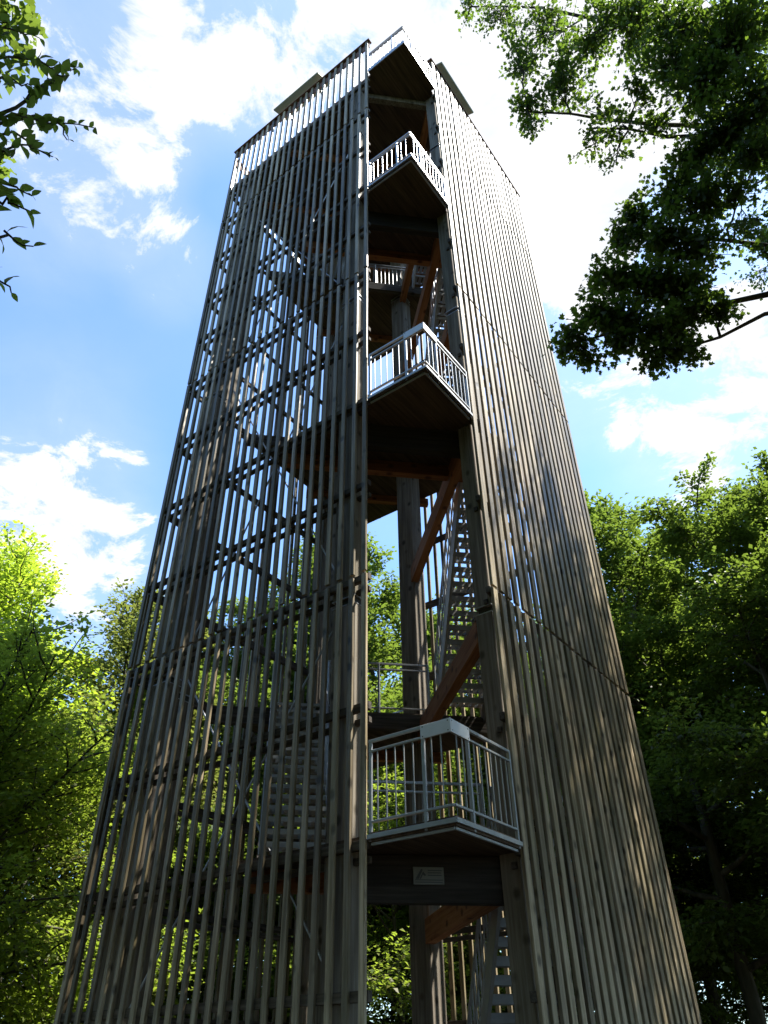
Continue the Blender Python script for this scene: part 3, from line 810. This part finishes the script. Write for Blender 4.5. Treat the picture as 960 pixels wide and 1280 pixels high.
# near beech whose twigs reach in from the left, every leaf its own piece
def near_beech():
    r = np.random.default_rng(5)
    base = np.array([-6.4, 2.6, 0.])
    trunk = np.array([base + np.array([.03 * z, .02 * z, z]) for z in (-.1, 1.5, 3.2, 5, 6.8, 8.6, 10.5, 12.5)])
    paths = [(trunk, np.array([.30, .22, .20, .18, .15, .12, .08, .03]))]
    o = bpy.data.objects.new('beech_tree', None); COL.objects.link(o); o.location = base
    tag(o, 'near beech whose thin leafy twigs reach into the open blue sky', 'tree')
    oval = np.vstack([OVAL]); 
    me_l = []
    for k in range(4):
        q = leaves_mesh('leaf', np.zeros((1, 3)), np.array([[1., 0, 0]]), np.array([[0, 0, 1.]]), np.array([1.0]), M['leaf_near'], np.array([(0, 0), (.12, .14), (.32, .27), (.58, .27), (.82, .14), (1, 0), (.82, -.14), (.58, -.27), (.32, -.27), (.12, -.14)]), droop=.05 + .08 * k)
        me_l.append(q)
    twigs = [  # start pixel, end pixel, distance
        ((-60, 150), (118, 160), 2.15), ((20, 135), (96, 86), 2.05), ((-60, 75), (98, 84), 2.25), ((40, 146), (84, 175), 2.15), ((-40, 40), (50, 48), 2.25), ((-50, 110), (40, 108), 2.05),
        ((-40, 205), (45, 185), 2.05), ((-40, 230), (40, 245), 2.15), ((-30, 255), (38, 268), 1.95), ((-40, 305), (42, 308), 1.95), ((-40, 360), (14, 366), 2.05), ((-60, 15), (8, 28), 2.25), ((-40, 170), (66, 196), 2.15)]
    trunk_top = trunk[3:]
    n = 0
    for (s, e, d) in twigs:
        a, b = spot(*s, d), spot(*e, d - .05)
        tt = np.linspace(0, 1, 9)[:, None]
        c = a * (1 - tt) + b * tt + np.array([0, 0, .06]) * np.sin(tt * 3.14); c[1:-1] += r.normal(0, .012, (7, 3))
        j = np.argmin(np.abs(trunk[:, 2] - a[2] + .8)); p = trunk[j]
        u = np.linspace(0, 1, 6)[:, None]; lead = p * (1 - u) + a * u + np.array([0, 0, .25]) * np.sin(u * 3.14)
        full = np.concatenate([lead[:-1], c])
        paths.append((full, np.concatenate([np.linspace(.05, .010, 5), np.linspace(.008, .0022, 9)])))
        dirv = (b - a) / np.linalg.norm(b - a); side = np.cross(dirv, (0, 0, 1.)); side /= np.linalg.norm(side)
        k = max(4, int(np.linalg.norm(b - a) / .030))
        for i in range(k + 1):
            t = .12 + .88 * i / k; p, _ = at(c, min(t, .999)); sgn = 1 if i % 2 else -1
            reps = 2 if t < .6 and s[1] < 300 else 1
            for q in range(reps):
                if n >= 290: break
                sz = r.uniform(.045, .072) * (1 if t < .85 else .72)
                ax = Vector(dirv * r.uniform(.5, 1.0) + side * sgn * r.uniform(.4, 1.0) + r.normal(0, .22, 3) + np.array([0, 0, -.1]))
                no = Vector(np.array([.25, -.35, .8]) + r.normal(0, .5, 3))
                x = ax.normalized(); y = no.cross(x).normalized(); z = x.cross(y)
                lo = link('leaf', me_l[r.integers(4)], o)
                pp = p + q * (side * -sgn * .03 + np.array([0, 0, -.03])) - base
                set_mtx(lo, Matrix.Translation(Vector(pp)) @ Matrix((x, y, z)).transposed().to_4x4() @ Matrix.Diagonal((sz, sz, sz, 1)))
                n += 1
    # the rest of its crown, out of the picture
    POS = []
    for k in range(40):
        a = r.uniform(1.2, 5.2); d = r.uniform(.6, 2.6); c = base + np.array([d * math.cos(a) - .6, d * math.sin(a) - .4, r.uniform(5, 12.5)])
        rel = CAM.T @ (c - np.array([0, 0, EYE]))
        if rel[2] > 0 and -130 < CCX + CF * rel[0] / rel[2] < 1000 and -150 < CCY - CF * rel[1] / rel[2] < 1400: continue
        POS.append(c + r.normal(0, .35, (220, 3)) * np.array([1, 1, .5]))
        j = np.argmin(np.abs(trunk[:, 2] - c[2] + 1)); paths.append((np.array([trunk[j], (trunk[j] + c) / 2 + [0, 0, .2], c]), np.array([.04, .025, .008])))
    POS = np.concatenate(POS); N = len(POS)
    link('trunk', tube_mesh('trunk', [(p - base, q) for p, q in paths], 5), o)
    link('crown', leaves_mesh('crown', POS - base, r.normal(0, 1, (N, 3)) * np.array([1, 1, .3]), np.array([0, 0, 1.]) + r.normal(0, .35, (N, 3)), r.uniform(.06, .10, N), M['leaf_near'], OVAL), o)
near_beech()
print('objects', len(bpy.data.objects), 'tris', sum(len(m.polygons) for m in bpy.data.meshes))
